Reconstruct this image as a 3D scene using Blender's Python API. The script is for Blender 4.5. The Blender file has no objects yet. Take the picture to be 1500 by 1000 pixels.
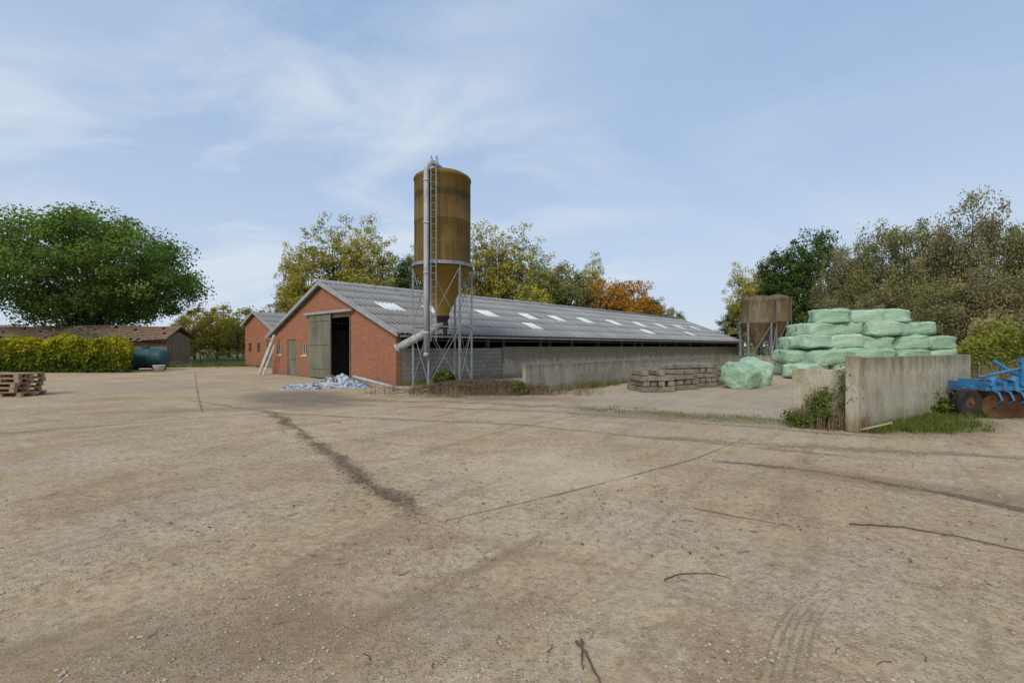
import bpy, math, random
import numpy as np
from mathutils import Vector, Matrix, noise as mnoise
random.seed(7); RNG=np.random.default_rng(11)
S=bpy.context.scene
S.view_settings.view_transform='Standard'
S.view_settings.look='None'
S.view_settings.exposure=0

# ---------------------------------------------------------------- node helpers
class NB:
    def __init__(s,tree): s.t=tree
    def n(s,ty,**k):
        nd=s.t.nodes.new(ty)
        for a,b in k.items(): setattr(nd,a,b)
        return nd
    def put(s,sock,v):
        if v is None: return
        if isinstance(v,bpy.types.NodeSocket): s.t.links.new(v,sock)
        else:
            if sock.type=='RGBA' and len(v)==3: v=(*v,1)
            sock.default_value=v
    def obj(s): return s.n('ShaderNodeTexCoord').outputs['Object']
    def uv(s): return s.n('ShaderNodeTexCoord').outputs['UV']
    def mapping(s,vec,scale=(1,1,1),loc=(0,0,0),rot=(0,0,0)):
        m=s.n('ShaderNodeMapping'); s.put(m.inputs['Vector'],vec)
        m.inputs['Scale'].default_value=scale; m.inputs['Location'].default_value=loc; m.inputs['Rotation'].default_value=rot
        return m.outputs[0]
    def noise(s,vec,scale,detail=4,rough=.55,dist=0):
        m=s.n('ShaderNodeTexNoise'); s.put(m.inputs['Vector'],vec)
        m.inputs['Scale'].default_value=scale; m.inputs['Detail'].default_value=detail
        m.inputs['Roughness'].default_value=rough; m.inputs['Distortion'].default_value=dist
        return m.outputs['Fac']
    def ramp(s,f,stops):
        m=s.n('ShaderNodeValToRGB'); s.put(m.inputs[0],f); e=m.color_ramp.elements
        while len(e)<len(stops): e.new(.5)
        for el,(p,c) in zip(e,stops):
            el.position=p
            if not hasattr(c,'__len__'): c=(c,c,c)
            el.color=(*c,1) if len(c)==3 else c
        return m.outputs[0]
    def mix(s,f,a,b,blend='MIX'):
        m=s.n('ShaderNodeMix',data_type='RGBA',blend_type=blend)
        s.put(m.inputs[0],f); s.put(m.inputs[6],a); s.put(m.inputs[7],b)
        return m.outputs[2]
    def math(s,op,a,b=None,c=None,clamp=False):
        m=s.n('ShaderNodeMath',operation=op,use_clamp=clamp)
        s.put(m.inputs[0],a); s.put(m.inputs[1],b); s.put(m.inputs[2],c)
        return m.outputs[0]
    def bump(s,h,strength=.3,dist=.02,normal=None):
        m=s.n('ShaderNodeBump'); s.put(m.inputs['Height'],h)
        m.inputs['Strength'].default_value=strength; m.inputs['Distance'].default_value=dist
        if normal is not None: s.put(m.inputs['Normal'],normal)
        return m.outputs[0]
def newmat(name):
    m=bpy.data.materials.new(name); m.use_nodes=True
    nb=NB(m.node_tree); b=m.node_tree.nodes['Principled BSDF']
    return m,nb,b
def weathered(name,c1,c2,scale=2,rough=.8,metal=0,bump=.2,bd=.01,stain=None,stainamt=.5,fine=40,stretch=(1,1,1),spec=.3):
    m,nb,b=newmat(name); o=nb.obj(); v=nb.mapping(o,stretch)
    f=nb.noise(v,scale,6,.6)
    col=nb.mix(nb.ramp(f,[(.35,0),(.65,1)]),c1,c2)
    g=nb.noise(o,fine,3,.6)
    col=nb.mix(nb.ramp(g,[(.3,0.0),(.7,.35)]),col,tuple(x*.6 for x in c1))
    if stain:
        f2=nb.noise(nb.mapping(v,loc=(7.3,2.1,5)),scale*1.7,7,.7)
        col=nb.mix(nb.ramp(f2,[(.48,0),(.66,stainamt)]),col,stain)
    nb.put(b.inputs['Base Color'],col)
    b.inputs['Roughness'].default_value=rough; b.inputs['Metallic'].default_value=metal
    b.inputs['Specular IOR Level'].default_value=spec
    h=nb.math('ADD',f,nb.math('MULTIPLY',g,.5))
    nb.put(b.inputs['Normal'],nb.bump(h,bump,bd))
    return m
def concrete(name,c1,c2,h,algae,streak,top,sa=.6):
    m,nb,b=newmat(name); o=nb.obj(); sp=nb.n('ShaderNodeSeparateXYZ'); nb.put(sp.inputs[0],o)
    f=nb.noise(o,1.3,8,.65,.3); g=nb.noise(o,35,4,.7); s_=nb.noise(nb.mapping(o,(3.5,3.5,.6)),1.2,8,.75,.4); a_=nb.noise(nb.mapping(o,loc=(3,8,1)),2.2,8,.7,.3)
    c=nb.mix(nb.ramp(f,[(.35,0),(.65,1)]),c1,c2)
    c=nb.mix(nb.ramp(g,[(.35,.45),(.55,0)]),c,tuple(x*.5 for x in c1))
    c=nb.mix(nb.ramp(s_,[(.48,0),(.68,sa)]),c,streak)
    c=nb.mix(nb.ramp(a_,[(.5,0),(.66,.65)]),c,algae)
    t=nb.math('ADD',nb.math('DIVIDE',sp.outputs[2],h),nb.math('MULTIPLY',nb.math('SUBTRACT',s_,.5),.9))
    c=nb.mix(nb.ramp(t,[(.78,0),(1.0,.7)]),c,top)
    c=nb.mix(nb.ramp(t,[(.0,.7),(.25,0)]),c,tuple(x*.6 for x in algae))
    nb.put(b.inputs['Base Color'],c); b.inputs['Roughness'].default_value=.92; b.inputs['Specular IOR Level'].default_value=.2
    nb.put(b.inputs['Normal'],nb.bump(nb.math('ADD',f,nb.math('MULTIPLY',g,.5)),.45,.02)); return m

# ---------------------------------------------------------------- mesh helpers
def mesh_np(name,verts,faces_flat,nper,mat=None,attr=None,smooth=False):
    me=bpy.data.meshes.new(name); nv=len(verts); nf=len(faces_flat)//nper
    me.vertices.add(nv); me.vertices.foreach_set('co',np.asarray(verts,np.float32).ravel())
    me.loops.add(nf*nper); me.loops.foreach_set('vertex_index',np.asarray(faces_flat,np.int32))
    me.polygons.add(nf); me.polygons.foreach_set('loop_start',np.arange(0,nf*nper,nper,dtype=np.int32))
    me.polygons.foreach_set('loop_total',np.full(nf,nper,np.int32))
    if attr is not None:
        a=me.attributes.new('tint','FLOAT','POINT'); a.data.foreach_set('value',np.asarray(attr,np.float32))
    if smooth: me.polygons.foreach_set('use_smooth',np.ones(nf,bool))
    me.update(calc_edges=True); me.validate()
    if mat: me.materials.append(mat)
    return me
def link(o,parent=None):
    S.collection.objects.link(o)
    if parent: o.parent=parent
    return o
def empty(name,loc=(0,0,0),rotz=0,scale=None):
    e=bpy.data.objects.new(name,None); e.empty_display_size=.3; e.location=loc; e.rotation_euler=(0,0,rotz)
    if scale is not None: e.scale=scale
    return link(e)
class MB:
    def __init__(s): s.v=[]; s.f=[]
    def box(s,c,size,M=None,taper=1):
        x,y,z=[q/2 for q in size]; i=len(s.v)
        for dz in(-1,1):
            k=taper if dz>0 else 1
            for dx,dy in((-1,-1),(1,-1),(1,1),(-1,1)):
                p=Vector((dx*x*k,dy*y*k,dz*z))
                if M is not None: p=M@p
                s.v.append(tuple(p+Vector(c)))
        s.f+=[(i,i+3,i+2,i+1),(i+4,i+5,i+6,i+7),(i,i+1,i+5,i+4),(i+1,i+2,i+6,i+5),(i+2,i+3,i+7,i+6),(i+3,i,i+4,i+7)]
        return s
    def bb(s,x0,x1,y0,y1,z0,z1): return s.box(((x0+x1)/2,(y0+y1)/2,(z0+z1)/2),(x1-x0,y1-y0,z1-z0))
    def cyl(s,p0,p1,r0,r1=None,n=10,caps=True):
        if r1 is None:r1=r0
        p0=Vector(p0);p1=Vector(p1);d=(p1-p0).normalized()
        a=d.orthogonal().normalized(); b=d.cross(a); i=len(s.v)
        for p,r in((p0,r0),(p1,r1)):
            for k in range(n):
                t=2*math.pi*k/n; s.v.append(tuple(p+a*r*math.cos(t)+b*r*math.sin(t)))
        for k in range(n):
            s.f.append((i+k,i+(k+1)%n,i+n+(k+1)%n,i+n+k))
        if caps:
            s.f.append(tuple(i+k for k in range(n-1,-1,-1))); s.f.append(tuple(i+n+k for k in range(n)))
        return s
    def tube(s,pts,rs,n=8):
        pts=[Vector(p) for p in pts]; 
        if not hasattr(rs,'__len__'): rs=[rs]*len(pts)
        i=len(s.v); a=None
        for j,p in enumerate(pts):
            d=(pts[min(j+1,len(pts)-1)]-pts[max(j-1,0)]).normalized()
            if a is None: a=d.orthogonal().normalized()
            a=(a-d*a.dot(d)).normalized(); b=d.cross(a)
            for k in range(n):
                t=2*math.pi*k/n; s.v.append(tuple(p+a*rs[j]*math.cos(t)+b*rs[j]*math.sin(t)))
        for j in range(len(pts)-1):
            for k in range(n):
                s.f.append((i+j*n+k,i+j*n+(k+1)%n,i+(j+1)*n+(k+1)%n,i+(j+1)*n+k))
        s.f.append(tuple(i+k for k in range(n-1,-1,-1))); e=i+(len(pts)-1)*n
        s.f.append(tuple(e+k for k in range(n)))
        return s
    def prism(s,poly,x0,x1):
        i=len(s.v);n=len(poly)
        for x in(x0,x1):
            for y,z in poly: s.v.append((x,y,z))
        s.f.append(tuple(i+k for k in range(n-1,-1,-1))); s.f.append(tuple(i+n+k for k in range(n)))
        for k in range(n): s.f.append((i+k,i+(k+1)%n,i+n+(k+1)%n,i+n+k))
        return s
    def lathe(s,prof,c=(0,0,0),n=48):
        i=len(s.v)
        for r,z in prof:
            for k in range(n):
                t=2*math.pi*k/n; s.v.append((c[0]+r*math.cos(t),c[1]+r*math.sin(t),c[2]+z))
        for j in range(len(prof)-1):
            for k in range(n):
                s.f.append((i+j*n+k,i+j*n+(k+1)%n,i+(j+1)*n+(k+1)%n,i+(j+1)*n+k))
        return s
    def obj(s,name,mat,parent=None,smooth=False,bevel=0,fixn=True):
        me=bpy.data.meshes.new(name); me.from_pydata(s.v,[],s.f); me.update()
        if fixn:
            import bmesh
            bm=bmesh.new(); bm.from_mesh(me); bmesh.ops.recalc_face_normals(bm,faces=bm.faces); bm.to_mesh(me); bm.free()
        me.materials.append(mat)
        o=bpy.data.objects.new(name,me); link(o,parent)
        if smooth:
            for p in me.polygons: p.use_smooth=len(p.vertices)==4
        if bevel:
            b=o.modifiers.new('bev','BEVEL'); b.width=bevel; b.segments=2; b.limit_method='ANGLE'
        return o

# ================================================================ WORLD
SUN_EL=math.radians(40); SUN_AZ=math.radians(205)
w=bpy.data.worlds.new("World"); S.world=w; w.use_nodes=True
nb=NB(w.node_tree); bg=w.node_tree.nodes['Background']
sky=nb.n('ShaderNodeTexSky',sky_type='NISHITA'); sky.sun_disc=False
sky.sun_elevation=SUN_EL; sky.sun_rotation=SUN_AZ; sky.air_density=1.0; sky.dust_density=1.2; sky.ozone_density=2.0
gen=nb.n('ShaderNodeTexCoord').outputs['Generated']
sep=nb.n('ShaderNodeSeparateXYZ'); nb.put(sep.inputs[0],gen)
zz=nb.math('ADD',nb.math('MAXIMUM',sep.outputs[2],0.0),.25)
cx=nb.math('DIVIDE',sep.outputs[0],zz); cy=nb.math('DIVIDE',sep.outputs[1],zz)
cmb=nb.n('ShaderNodeCombineXYZ'); nb.put(cmb.inputs[0],cx); nb.put(cmb.inputs[1],cy)
v=nb.mapping(cmb.outputs[0],(1.0,1.5,1),(6.3,2.2,0),(0,0,math.radians(-25)))
c1=nb.noise(v,1.35,9,.58,.6)
c2=nb.noise(nb.mapping(v,(1.0,1.0,1),(9,4,0)),.6,3,.5)
# more cloud towards the west (left) as in the photograph
lf=nb.ramp(nb.math('ADD',nb.math('MULTIPLY',sep.outputs[0],-.5),.5),[(.3,.4),(.75,1)])
cl=nb.math('MULTIPLY',nb.math('MULTIPLY',nb.ramp(c1,[(.42,0),(.64,1)]),nb.ramp(c2,[(.38,.25),(.58,1)])),lf)
hz=nb.ramp(sep.outputs[2],[(0,.85),(.10,.68),(.3,.42),(.55,.20),(.9,.12)])
veil=nb.math('ADD',hz,nb.math('MULTIPLY',cl,.7),clamp=True)
base=nb.mix(.72,sky.outputs[0],(1.8,3.0,5.0))
col=nb.mix(veil,base,(4.4,4.95,5.65))
nb.put(bg.inputs[0],col); bg.inputs[1].default_value=.15

sl=bpy.data.lights.new('sun','SUN'); sl.energy=2.4; sl.angle=math.radians(24); sl.color=(1,.95,.86)
so=bpy.data.objects.new('sun',sl); link(so)
d=Vector((math.sin(SUN_AZ)*math.cos(SUN_EL),math.cos(SUN_AZ)*math.cos(SUN_EL),math.sin(SUN_EL)))
so.rotation_euler=d.to_track_quat('Z','Y').to_euler(); so.location=d*40

# ================================================================ CAMERA
cam=bpy.data.cameras.new('camera'); cam.lens=16.8; cam.sensor_width=36; cam.shift_y=.0053; cam.clip_end=3000; cam.clip_start=.05
co=bpy.data.objects.new('camera',cam); link(co); co.location=(0,0,1.6); co.rotation_euler=(math.radians(90),0,0); S.camera=co

# ================================================================ GROUND
def ellipse_mask(nb,pos,cx,cy,rx,ry,rot,nz,soft=.5,edge=.5):
    m=nb.mapping(pos,loc=(-cx,-cy,0))
    m=nb.mapping(m,rot=(0,0,-rot)); m=nb.mapping(m,(1/rx,1/ry,0))
    l=nb.n('ShaderNodeVectorMath',operation='LENGTH'); nb.put(l.inputs[0],m)
    q=nb.math('ADD',l.outputs['Value'],nb.math('MULTIPLY',nb.math('SUBTRACT',nz,.5),edge*2))
    return nb.ramp(q,[(max(0,.75-soft/2),1),(.75+soft/2*.5,0)])
m_grass,nb,b=newmat('field_grass')
o=nb.obj(); f=nb.noise(o,.15,6); g=nb.noise(o,3,5,.7)
c=nb.mix(nb.ramp(f,[(.35,0),(.65,1)]),(.085,.12,.025),(.14,.15,.05)); c=nb.mix(nb.ramp(g,[(.35,0),(.7,.6)]),c,(.05,.07,.02))
nb.put(b.inputs['Base Color'],c); b.inputs['Roughness'].default_value=1; nb.put(b.inputs['Normal'],nb.bump(g,.6,.1))

m_yard,nb,b=newmat('yard_concrete')
o=nb.obj()
big=nb.noise(o,.28,6,.6,.4); mid=nb.noise(o,1.3,8,.68,.4); mid2=nb.noise(nb.mapping(o,loc=(4,9,0)),.6,8,.72,.6); fine=nb.noise(o,14,7,.75); fin2=nb.noise(nb.mapping(o,loc=(2,2,1)),4.5,8,.78,.3); grain=nb.noise(o,160,2,.7)
c=nb.mix(nb.ramp(big,[(.38,0),(.62,1)]),(.55,.395,.225),(.69,.525,.325))
c=nb.mix(nb.ramp(mid,[(.46,0),(.64,.75)]),c,(.42,.29,.16))
c=nb.mix(nb.ramp(mid2,[(.48,0),(.62,.65)]),c,(.60,.50,.37))
c=nb.mix(nb.ramp(mid2,[(.34,.7),(.45,0)]),c,(.37,.26,.15))
c=nb.mix(nb.ramp(fin2,[(.52,0),(.68,.75)]),c,(.30,.20,.11))
c=nb.mix(nb.ramp(fine,[(.36,.7),(.52,0)]),c,(.28,.19,.105))
c=nb.mix(nb.ramp(fine,[(.53,0),(.72,.6)]),c,(.78,.64,.45))
st=nb.noise(nb.mapping(nb.mapping(o,rot=(0,0,math.radians(38))),(2.6,.2,1)),1,7,.68,.5)
c=nb.mix(nb.ramp(st,[(.52,0),(.68,.6)]),c,(.28,.19,.11))
st2=nb.noise(nb.mapping(nb.mapping(o,rot=(0,0,math.radians(-62)),loc=(5,1,0)),(3.2,.25,1)),1,7,.68,.5)
c=nb.mix(nb.ramp(st2,[(.53,0),(.70,.5)]),c,(.31,.215,.125))
vc=nb.n('ShaderNodeTexVoronoi'); nb.put(vc.inputs['Vector'],o); vc.inputs['Scale'].default_value=58
vs=nb.n('ShaderNodeSeparateColor'); nb.put(vs.inputs[0],vc.outputs['Color'])
stone=nb.ramp(vs.outputs[0],[(0,(.13,.10,.075)),(.4,(.33,.26,.19)),(.75,(.56,.48,.37)),(1,(.78,.72,.62))])
expo=nb.ramp(nb.noise(nb.mapping(o,loc=(1,5,0)),.9,7,.65),[(.38,.2),(.58,1)])
smask=nb.math('MULTIPLY',nb.ramp(vc.outputs['Distance'],[(.30,1),(.5,0)]),nb.math('MULTIPLY',expo,nb.ramp(vs.outputs[1],[(.3,0),(.45,.85)])))
c=nb.mix(smask,c,stone)
vc2=nb.n('ShaderNodeTexVoronoi'); nb.put(vc2.inputs['Vector'],o); vc2.inputs['Scale'].default_value=22
vs2=nb.n('ShaderNodeSeparateColor'); nb.put(vs2.inputs[0],vc2.outputs['Color'])
spot=nb.math('MULTIPLY',nb.ramp(vs2.outputs[0],[(.84,0),(.88,.8)]),nb.ramp(nb.math('ADD',vc2.outputs['Distance'],nb.math('MULTIPLY',fine,.5)),[(.42,1),(.6,0)]))
c=nb.mix(nb.math('MULTIPLY',spot,nb.ramp(mid,[(.4,.2),(.6,1)])),c,(.14,.095,.06))
c=nb.mix(nb.ramp(grain,[(.35,.4),(.6,0)]),c,(.23,.155,.085))
dk=ellipse_mask(nb,o,-6.6,15.0,2.2,4.0,math.radians(38),mid,.6,.5)
c=nb.mix(nb.math('MULTIPLY',dk,.75),c,(.16,.13,.10))
gr=ellipse_mask(nb,o,6.5,14.5,9,6.5,math.radians(40),mid,.6,.7)
c=nb.mix(nb.math('MULTIPLY',gr,.45),c,(.38,.325,.25))
lg=ellipse_mask(nb,o,.6,6.3,1.6,1.5,math.radians(30),mid,.9,.5)
c=nb.mix(nb.math('MULTIPLY',lg,.4),c,(.70,.56,.37))
mo=ellipse_mask(nb,o,4.2,10.8,4.2,.9,math.radians(-20),fine,.8,.9)
c=nb.mix(nb.math('MULTIPLY',mo,.65),c,(.17,.145,.055))
mo2=ellipse_mask(nb,o,-1.0,15.0,4.2,1.1,math.radians(-12),fine,.8,.9)
c=nb.mix(nb.math('MULTIPLY',mo2,.65),c,(.19,.135,.08))
mo3=ellipse_mask(nb,o,8.8,9.6,3.0,.9,math.radians(25),fine,.8,.9)
c=nb.mix(nb.math('MULTIPLY',mo3,.6),c,(.14,.125,.05))
m4=ellipse_mask(nb,o,-7,12.4,5,.7,math.radians(14),fin2,.8,.8)
c=nb.mix(nb.math('MULTIPLY',m4,.5),c,(.25,.185,.115))
m5=ellipse_mask(nb,o,4.6,5.5,2.0,.45,math.radians(-38),fin2,.8,.8)
c=nb.mix(nb.math('MULTIPLY',m5,.55),c,(.24,.165,.10))
m6=ellipse_mask(nb,o,-14,19,5,3,math.radians(-20),fin2,.9,.8)
c=nb.mix(nb.math('MULTIPLY',m6,.4),c,(.36,.31,.25))
m7=ellipse_mask(nb,o,-1.5,2.6,2.4,.6,math.radians(12),fin2,.9,.9)
c=nb.mix(nb.math('MULTIPLY',m7,.5),c,(.26,.175,.10))
nb.put(b.inputs['Base Color'],c); b.inputs['Roughness'].default_value=.92; b.inputs['Specular IOR Level'].default_value=.2
h=nb.math('ADD',nb.math('MULTIPLY',fine,.9),nb.math('MULTIPLY',smask,.5)); h=nb.math('ADD',h,nb.math('MULTIPLY',grain,.4)); h=nb.math('ADD',h,nb.math('MULTIPLY',fin2,1.2))
nb.put(b.inputs['Normal'],nb.bump(h,.75,.022))

MB().bb(-900,900,-200,1500,-.5,-.03).obj('ground',m_grass)
yp=[(-70,-30),(60,-30),(60,30),(30,42),(12,62),(-10,60),(-14,45),(-23,40.5),(-26,37),(-34,36),(-70,36)]
me=bpy.data.meshes.new('concrete_yard'); me.from_pydata([(x,y,0) for x,y in yp],[],[tuple(range(len(yp)))]); me.materials.append(m_yard)
link(bpy.data.objects.new('concrete_yard',me))

def dirtmat(name,c1,c2,lo,hi,scale=6,nw=1.9):
    m,nb,b=newmat(name); o=nb.obj(); u=nb.uv(); sp=nb.n('ShaderNodeSeparateXYZ'); nb.put(sp.inputs[0],u)
    e=nb.math('SUBTRACT',1,nb.math('ABSOLUTE',nb.math('SUBTRACT',nb.math('MULTIPLY',sp.outputs[1],2),1)))
    n1=nb.noise(o,scale,8,.8,.4); n2=nb.noise(o,1.1,3)
    q=nb.math('ADD',nb.math('MULTIPLY',e,.75),nb.math('MULTIPLY',nb.math('SUBTRACT',n1,.5),nw)); q=nb.math('ADD',q,nb.math('MULTIPLY',nb.math('SUBTRACT',n2,.5),1.6))
    endf=nb.ramp(sp.outputs[0],[(0,0),(.08,1),(.92,1),(1,0)])
    a=nb.math('MULTIPLY',nb.ramp(q,[(lo,0),(hi,1)]),nb.math('MULTIPLY',endf,nb.ramp(e,[(0,0),(.3,1)])))
    g=nb.noise(o,60,4,.7)
    nb.put(b.inputs['Base Color'],nb.mix(nb.ramp(g,[(.35,0),(.65,1)]),c1,c2)); nb.put(b.inputs['Alpha'],a)
    b.inputs['Roughness'].default_value=1; nb.put(b.inputs['Normal'],nb.bump(g,.8,.01))
    return m
m_dirt=dirtmat('dirt',(.12,.08,.05),(.24,.17,.10),.35,.95,16,3.0)
m_joint=dirtmat('joint_dirt',(.18,.13,.08),(.32,.235,.145),.15,.8,14,2.4)
m_track=dirtmat('track_mud',(.27,.195,.12),(.38,.285,.175),.35,1.3,11,2.8)
def ribbon(name,pts,width,mat,z=.004,step=.1):
    P=[Vector((x,y,0)) for x,y in pts]; out=[]
    for i in range(len(P)-1):
        n=max(2,int((P[i+1]-P[i]).length/step))
        for k in range(n): out.append(P[i].lerp(P[i+1],k/n))
    out.append(P[-1])
    for _ in range(6): out=[out[0]]+[(out[i-1]+out[i]*2+out[i+1])/4 for i in range(1,len(out)-1)]+[out[-1]]
    vs=[];fs=[];N=len(out)
    for i,p in enumerate(out):
        d=(out[min(i+1,N-1)]-out[max(i-1,0)]).normalized(); nn=Vector((-d.y,d.x,0))
        wob=(mnoise.noise(p*1.3)*.5)*width*.5; w=width*(.75+.5*abs(mnoise.noise(p*1.7+Vector((5,5,0)))))
        vs+= [tuple(p+nn*(wob-w/2)+Vector((0,0,z))),tuple(p+nn*(wob+w/2)+Vector((0,0,z)))]
    for i in range(N-1): fs.append((2*i,2*i+2,2*i+3,2*i+1))
    me=bpy.data.meshes.new(name); me.from_pydata(vs,[],fs); uvl=me.uv_layers.new()
    for p in me.polygons:
        for li in p.loop_indices:
            vi=me.loops[li].vertex_index; uvl.data[li].uv=((vi//2)/(N-1),vi%2)
    me.materials.append(mat); return link(bpy.data.objects.new(name,me))
ribbon('dirt_strip',[(-6.6,12.6),(-4.38,9.57),(-2.02,6.15),(-.79,4.27)],.6,m_dirt,.004)
ribbon('slab_joint',[(-.79,4.27),(.8,5.4),(2.49,6.71),(4.24,8.5)],.05,m_joint,.008)
ribbon('slab_joint',[(-20.1,30.3),(-12,18.2),(-7.25,11.2)],.09,m_joint,.006)
ribbon('slab_joint',[(-16.5,6.8),(-9.45,8.8),(-6.97,10.8),(-4.5,12.6)],.09,m_joint,.0065)
ribbon('dirt_strip',[(2.78,6.7),(3.95,6.15),(4.6,5.4),(5.1,4.5)],.36,m_dirt,.005)
ribbon('dirt_strip',[(2.5,8.4),(6,7.2),(9,6.8)],.9,m_track,.0045)
ribbon('dirt_strip',[(-9,16),(-4.5,13.2),(1,11.8),(7,8.2)],.45,m_track,.0056)
ribbon('dirt_strip',[(-10,14.6),(-5.5,11.4),(0,9.9),(5.5,6.6)],.4,m_track,.0060)
for kx in range(5):
    o_=kx*.055
    ribbon('tyre_track',[(1.15+o_,2.25),(1.55+o_,2.8),(2.1+o_,3.25),(2.6+o_,3.5)],.035,m_track,.005+.0004*kx)
ribbon('dirt_strip',[(-5.5,14.6),(-2,14.0),(1.5,12.6),(5,11)],1.3,m_track,.0052)

m_peb=weathered('pebble',(.28,.22,.16),(.55,.48,.38),3,.9,fine=90)
vv=[];ff=[]
octv=np.array([(1,0,0),(0,1,0),(-1,0,0),(0,-1,0),(0,0,.7),(0,0,-.7)]); octf=[(0,1,4),(1,2,4),(2,3,4),(3,0,4),(1,0,5),(2,1,5),(3,2,5),(0,3,5)]
for i in range(12000):
    dd=2.0+RNG.random()**1.6*14; a=(RNG.random()-.5)*2.3*dd; 
    if mnoise.noise(Vector((a*.9,dd*.9,0)))<-.12: continue
    s=.0035+.011*RNG.random()**3; R=Matrix.Rotation(RNG.random()*6,3,'Z'); k=len(vv)
    for q in octv:
        p=R@Vector((q[0]*s*(.8+.5*RNG.random()),q[1]*s,q[2]*s)); vv.append((p.x+a,p.y+dd,p.z+s*.3))
    ff+=[tuple(k+j for j in f) for f in octf]
mb=MB(); mb.v=vv; mb.f=ff; mb.obj('pebbles',m_peb,smooth=False,fixn=False)
m_twig=weathered('dead_twig',(.09,.06,.035),(.17,.12,.075),5)
mb=MB()
def twig(mb,pts,r):
    out=[]; 
    for i in range(len(pts)-1):
        for k in range(5):
            t=k/5; x=pts[i][0]*(1-t)+pts[i+1][0]*t; y=pts[i][1]*(1-t)+pts[i+1][1]*t
            out.append((x+random.gauss(0,r*.8),y+random.gauss(0,r*.8),r+.003+abs(random.gauss(0,r*.5))))
    out.append((*pts[-1],r+.003)); mb.tube(out,[r*(1-.6*i/len(out)) for i in range(len(out))],5)
twig(mb,[(3.04,4.3),(3.45,4.22),(3.8,3.95),(4.1,3.6)],.008)
twig(mb,[(1.04,3.28),(1.2,3.36),(1.38,3.37),(1.51,3.28)],.005)
twig(mb,[(.36,2.58),(.39,2.45),(.43,2.2)],.009)
twig(mb,[(.38,2.6),(.36,2.48),(.35,2.36)],.006)
twig(mb,[(1.8,4.72),(2.1,4.5),(2.5,4.25)],.004)
twig(mb,[(-2.1,6.2),(-1.3,5.0)],.005)
for i in range(260):
    dd=2.4+random.random()**1.3*12; a=(random.random()-.5)*2*dd; L=random.uniform(.03,.12)
    if i<170:
        t=random.random(); a=-5+4.2*t+random.gauss(0,.12); dd=10.3-6*t+random.gauss(0,.12)
    an=random.random()*6.28
    twig(mb,[(a,dd),(a+L*math.cos(an)*.5,dd+L*math.sin(an)*.5),(a+L*math.cos(an+.3),dd+L*math.sin(an+.3))],random.uniform(.0015,.0035))
mb.obj('twigs',m_twig,fixn=False)

# ---------------------------------------------------------------- foliage machinery
def leafmat(name,cols,trans=.35,k=1.0):
    m=bpy.data.materials.new(name); m.use_nodes=True; nt=m.node_tree; nb=NB(nt); nt.nodes.remove(nt.nodes['Principled BSDF']); out=nt.nodes['Material Output']
    at=nb.n('ShaderNodeAttribute'); at.attribute_name='tint'
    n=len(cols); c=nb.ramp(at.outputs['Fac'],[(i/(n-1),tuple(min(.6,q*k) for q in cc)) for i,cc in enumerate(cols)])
    df=nb.n('ShaderNodeBsdfDiffuse'); nb.put(df.inputs[0],c)
    tr=nb.n('ShaderNodeBsdfTranslucent'); nb.put(tr.inputs[0],c)
    mx=nb.n('ShaderNodeMixShader'); mx.inputs[0].default_value=trans
    nt.links.new(df.outputs[0],mx.inputs[1]); nt.links.new(tr.outputs[0],mx.inputs[2]); nt.links.new(mx.outputs[0],out.inputs[0])
    return m
L_ASH=leafmat('ash_leaves',[(.04,.07,.015),(.085,.14,.025),(.14,.205,.04),(.19,.25,.055)],k=1.2)
L_YEL=leafmat('poplar_leaves_autumn',[(.15,.14,.035),(.27,.25,.055),(.42,.34,.06),(.58,.42,.05)],k=1.15)
L_YGR=leafmat('poplar_leaves_green',[(.12,.125,.04),(.22,.23,.065),(.34,.32,.08),(.48,.39,.07)],k=1.15)
L_OLI=leafmat('olive_leaves',[(.07,.08,.03),(.14,.15,.055),(.22,.22,.08),(.32,.27,.09)],k=1.2)
L_ORA=leafmat('orange_leaves',[(.15,.09,.02),(.33,.155,.028),(.47,.22,.03),(.50,.33,.055)],k=1.1)
L_DRK=leafmat('dark_leaves',[(.02,.038,.012),(.045,.08,.02),(.08,.12,.03),(.13,.16,.04)],k=1.3)
L_WIL=leafmat('willow_leaves',[(.085,.08,.037),(.17,.16,.075),(.27,.245,.115),(.37,.28,.11)],k=1.1)
L_HED=leafmat('hedge_leaves',[(.03,.055,.008),(.11,.14,.015),(.32,.31,.02),(.48,.41,.03)],k=1.1)
L_WEE=leafmat('weed_leaves',[(.04,.06,.015),(.085,.13,.025),(.16,.19,.04),(.25,.23,.06)])
L_BRA=leafmat('bramble_leaves',[(.06,.08,.02),(.13,.17,.035),(.24,.25,.05),(.36,.30,.06)])
L_DRY=leafmat('dry_stalks',[(.11,.075,.045),(.21,.15,.085),(.32,.24,.14),(.16,.17,.06)])
m_bark=weathered('bark',(.065,.055,.045),(.14,.12,.10),4,.95,bump=.6,stretch=(1,1,.2))

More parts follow.
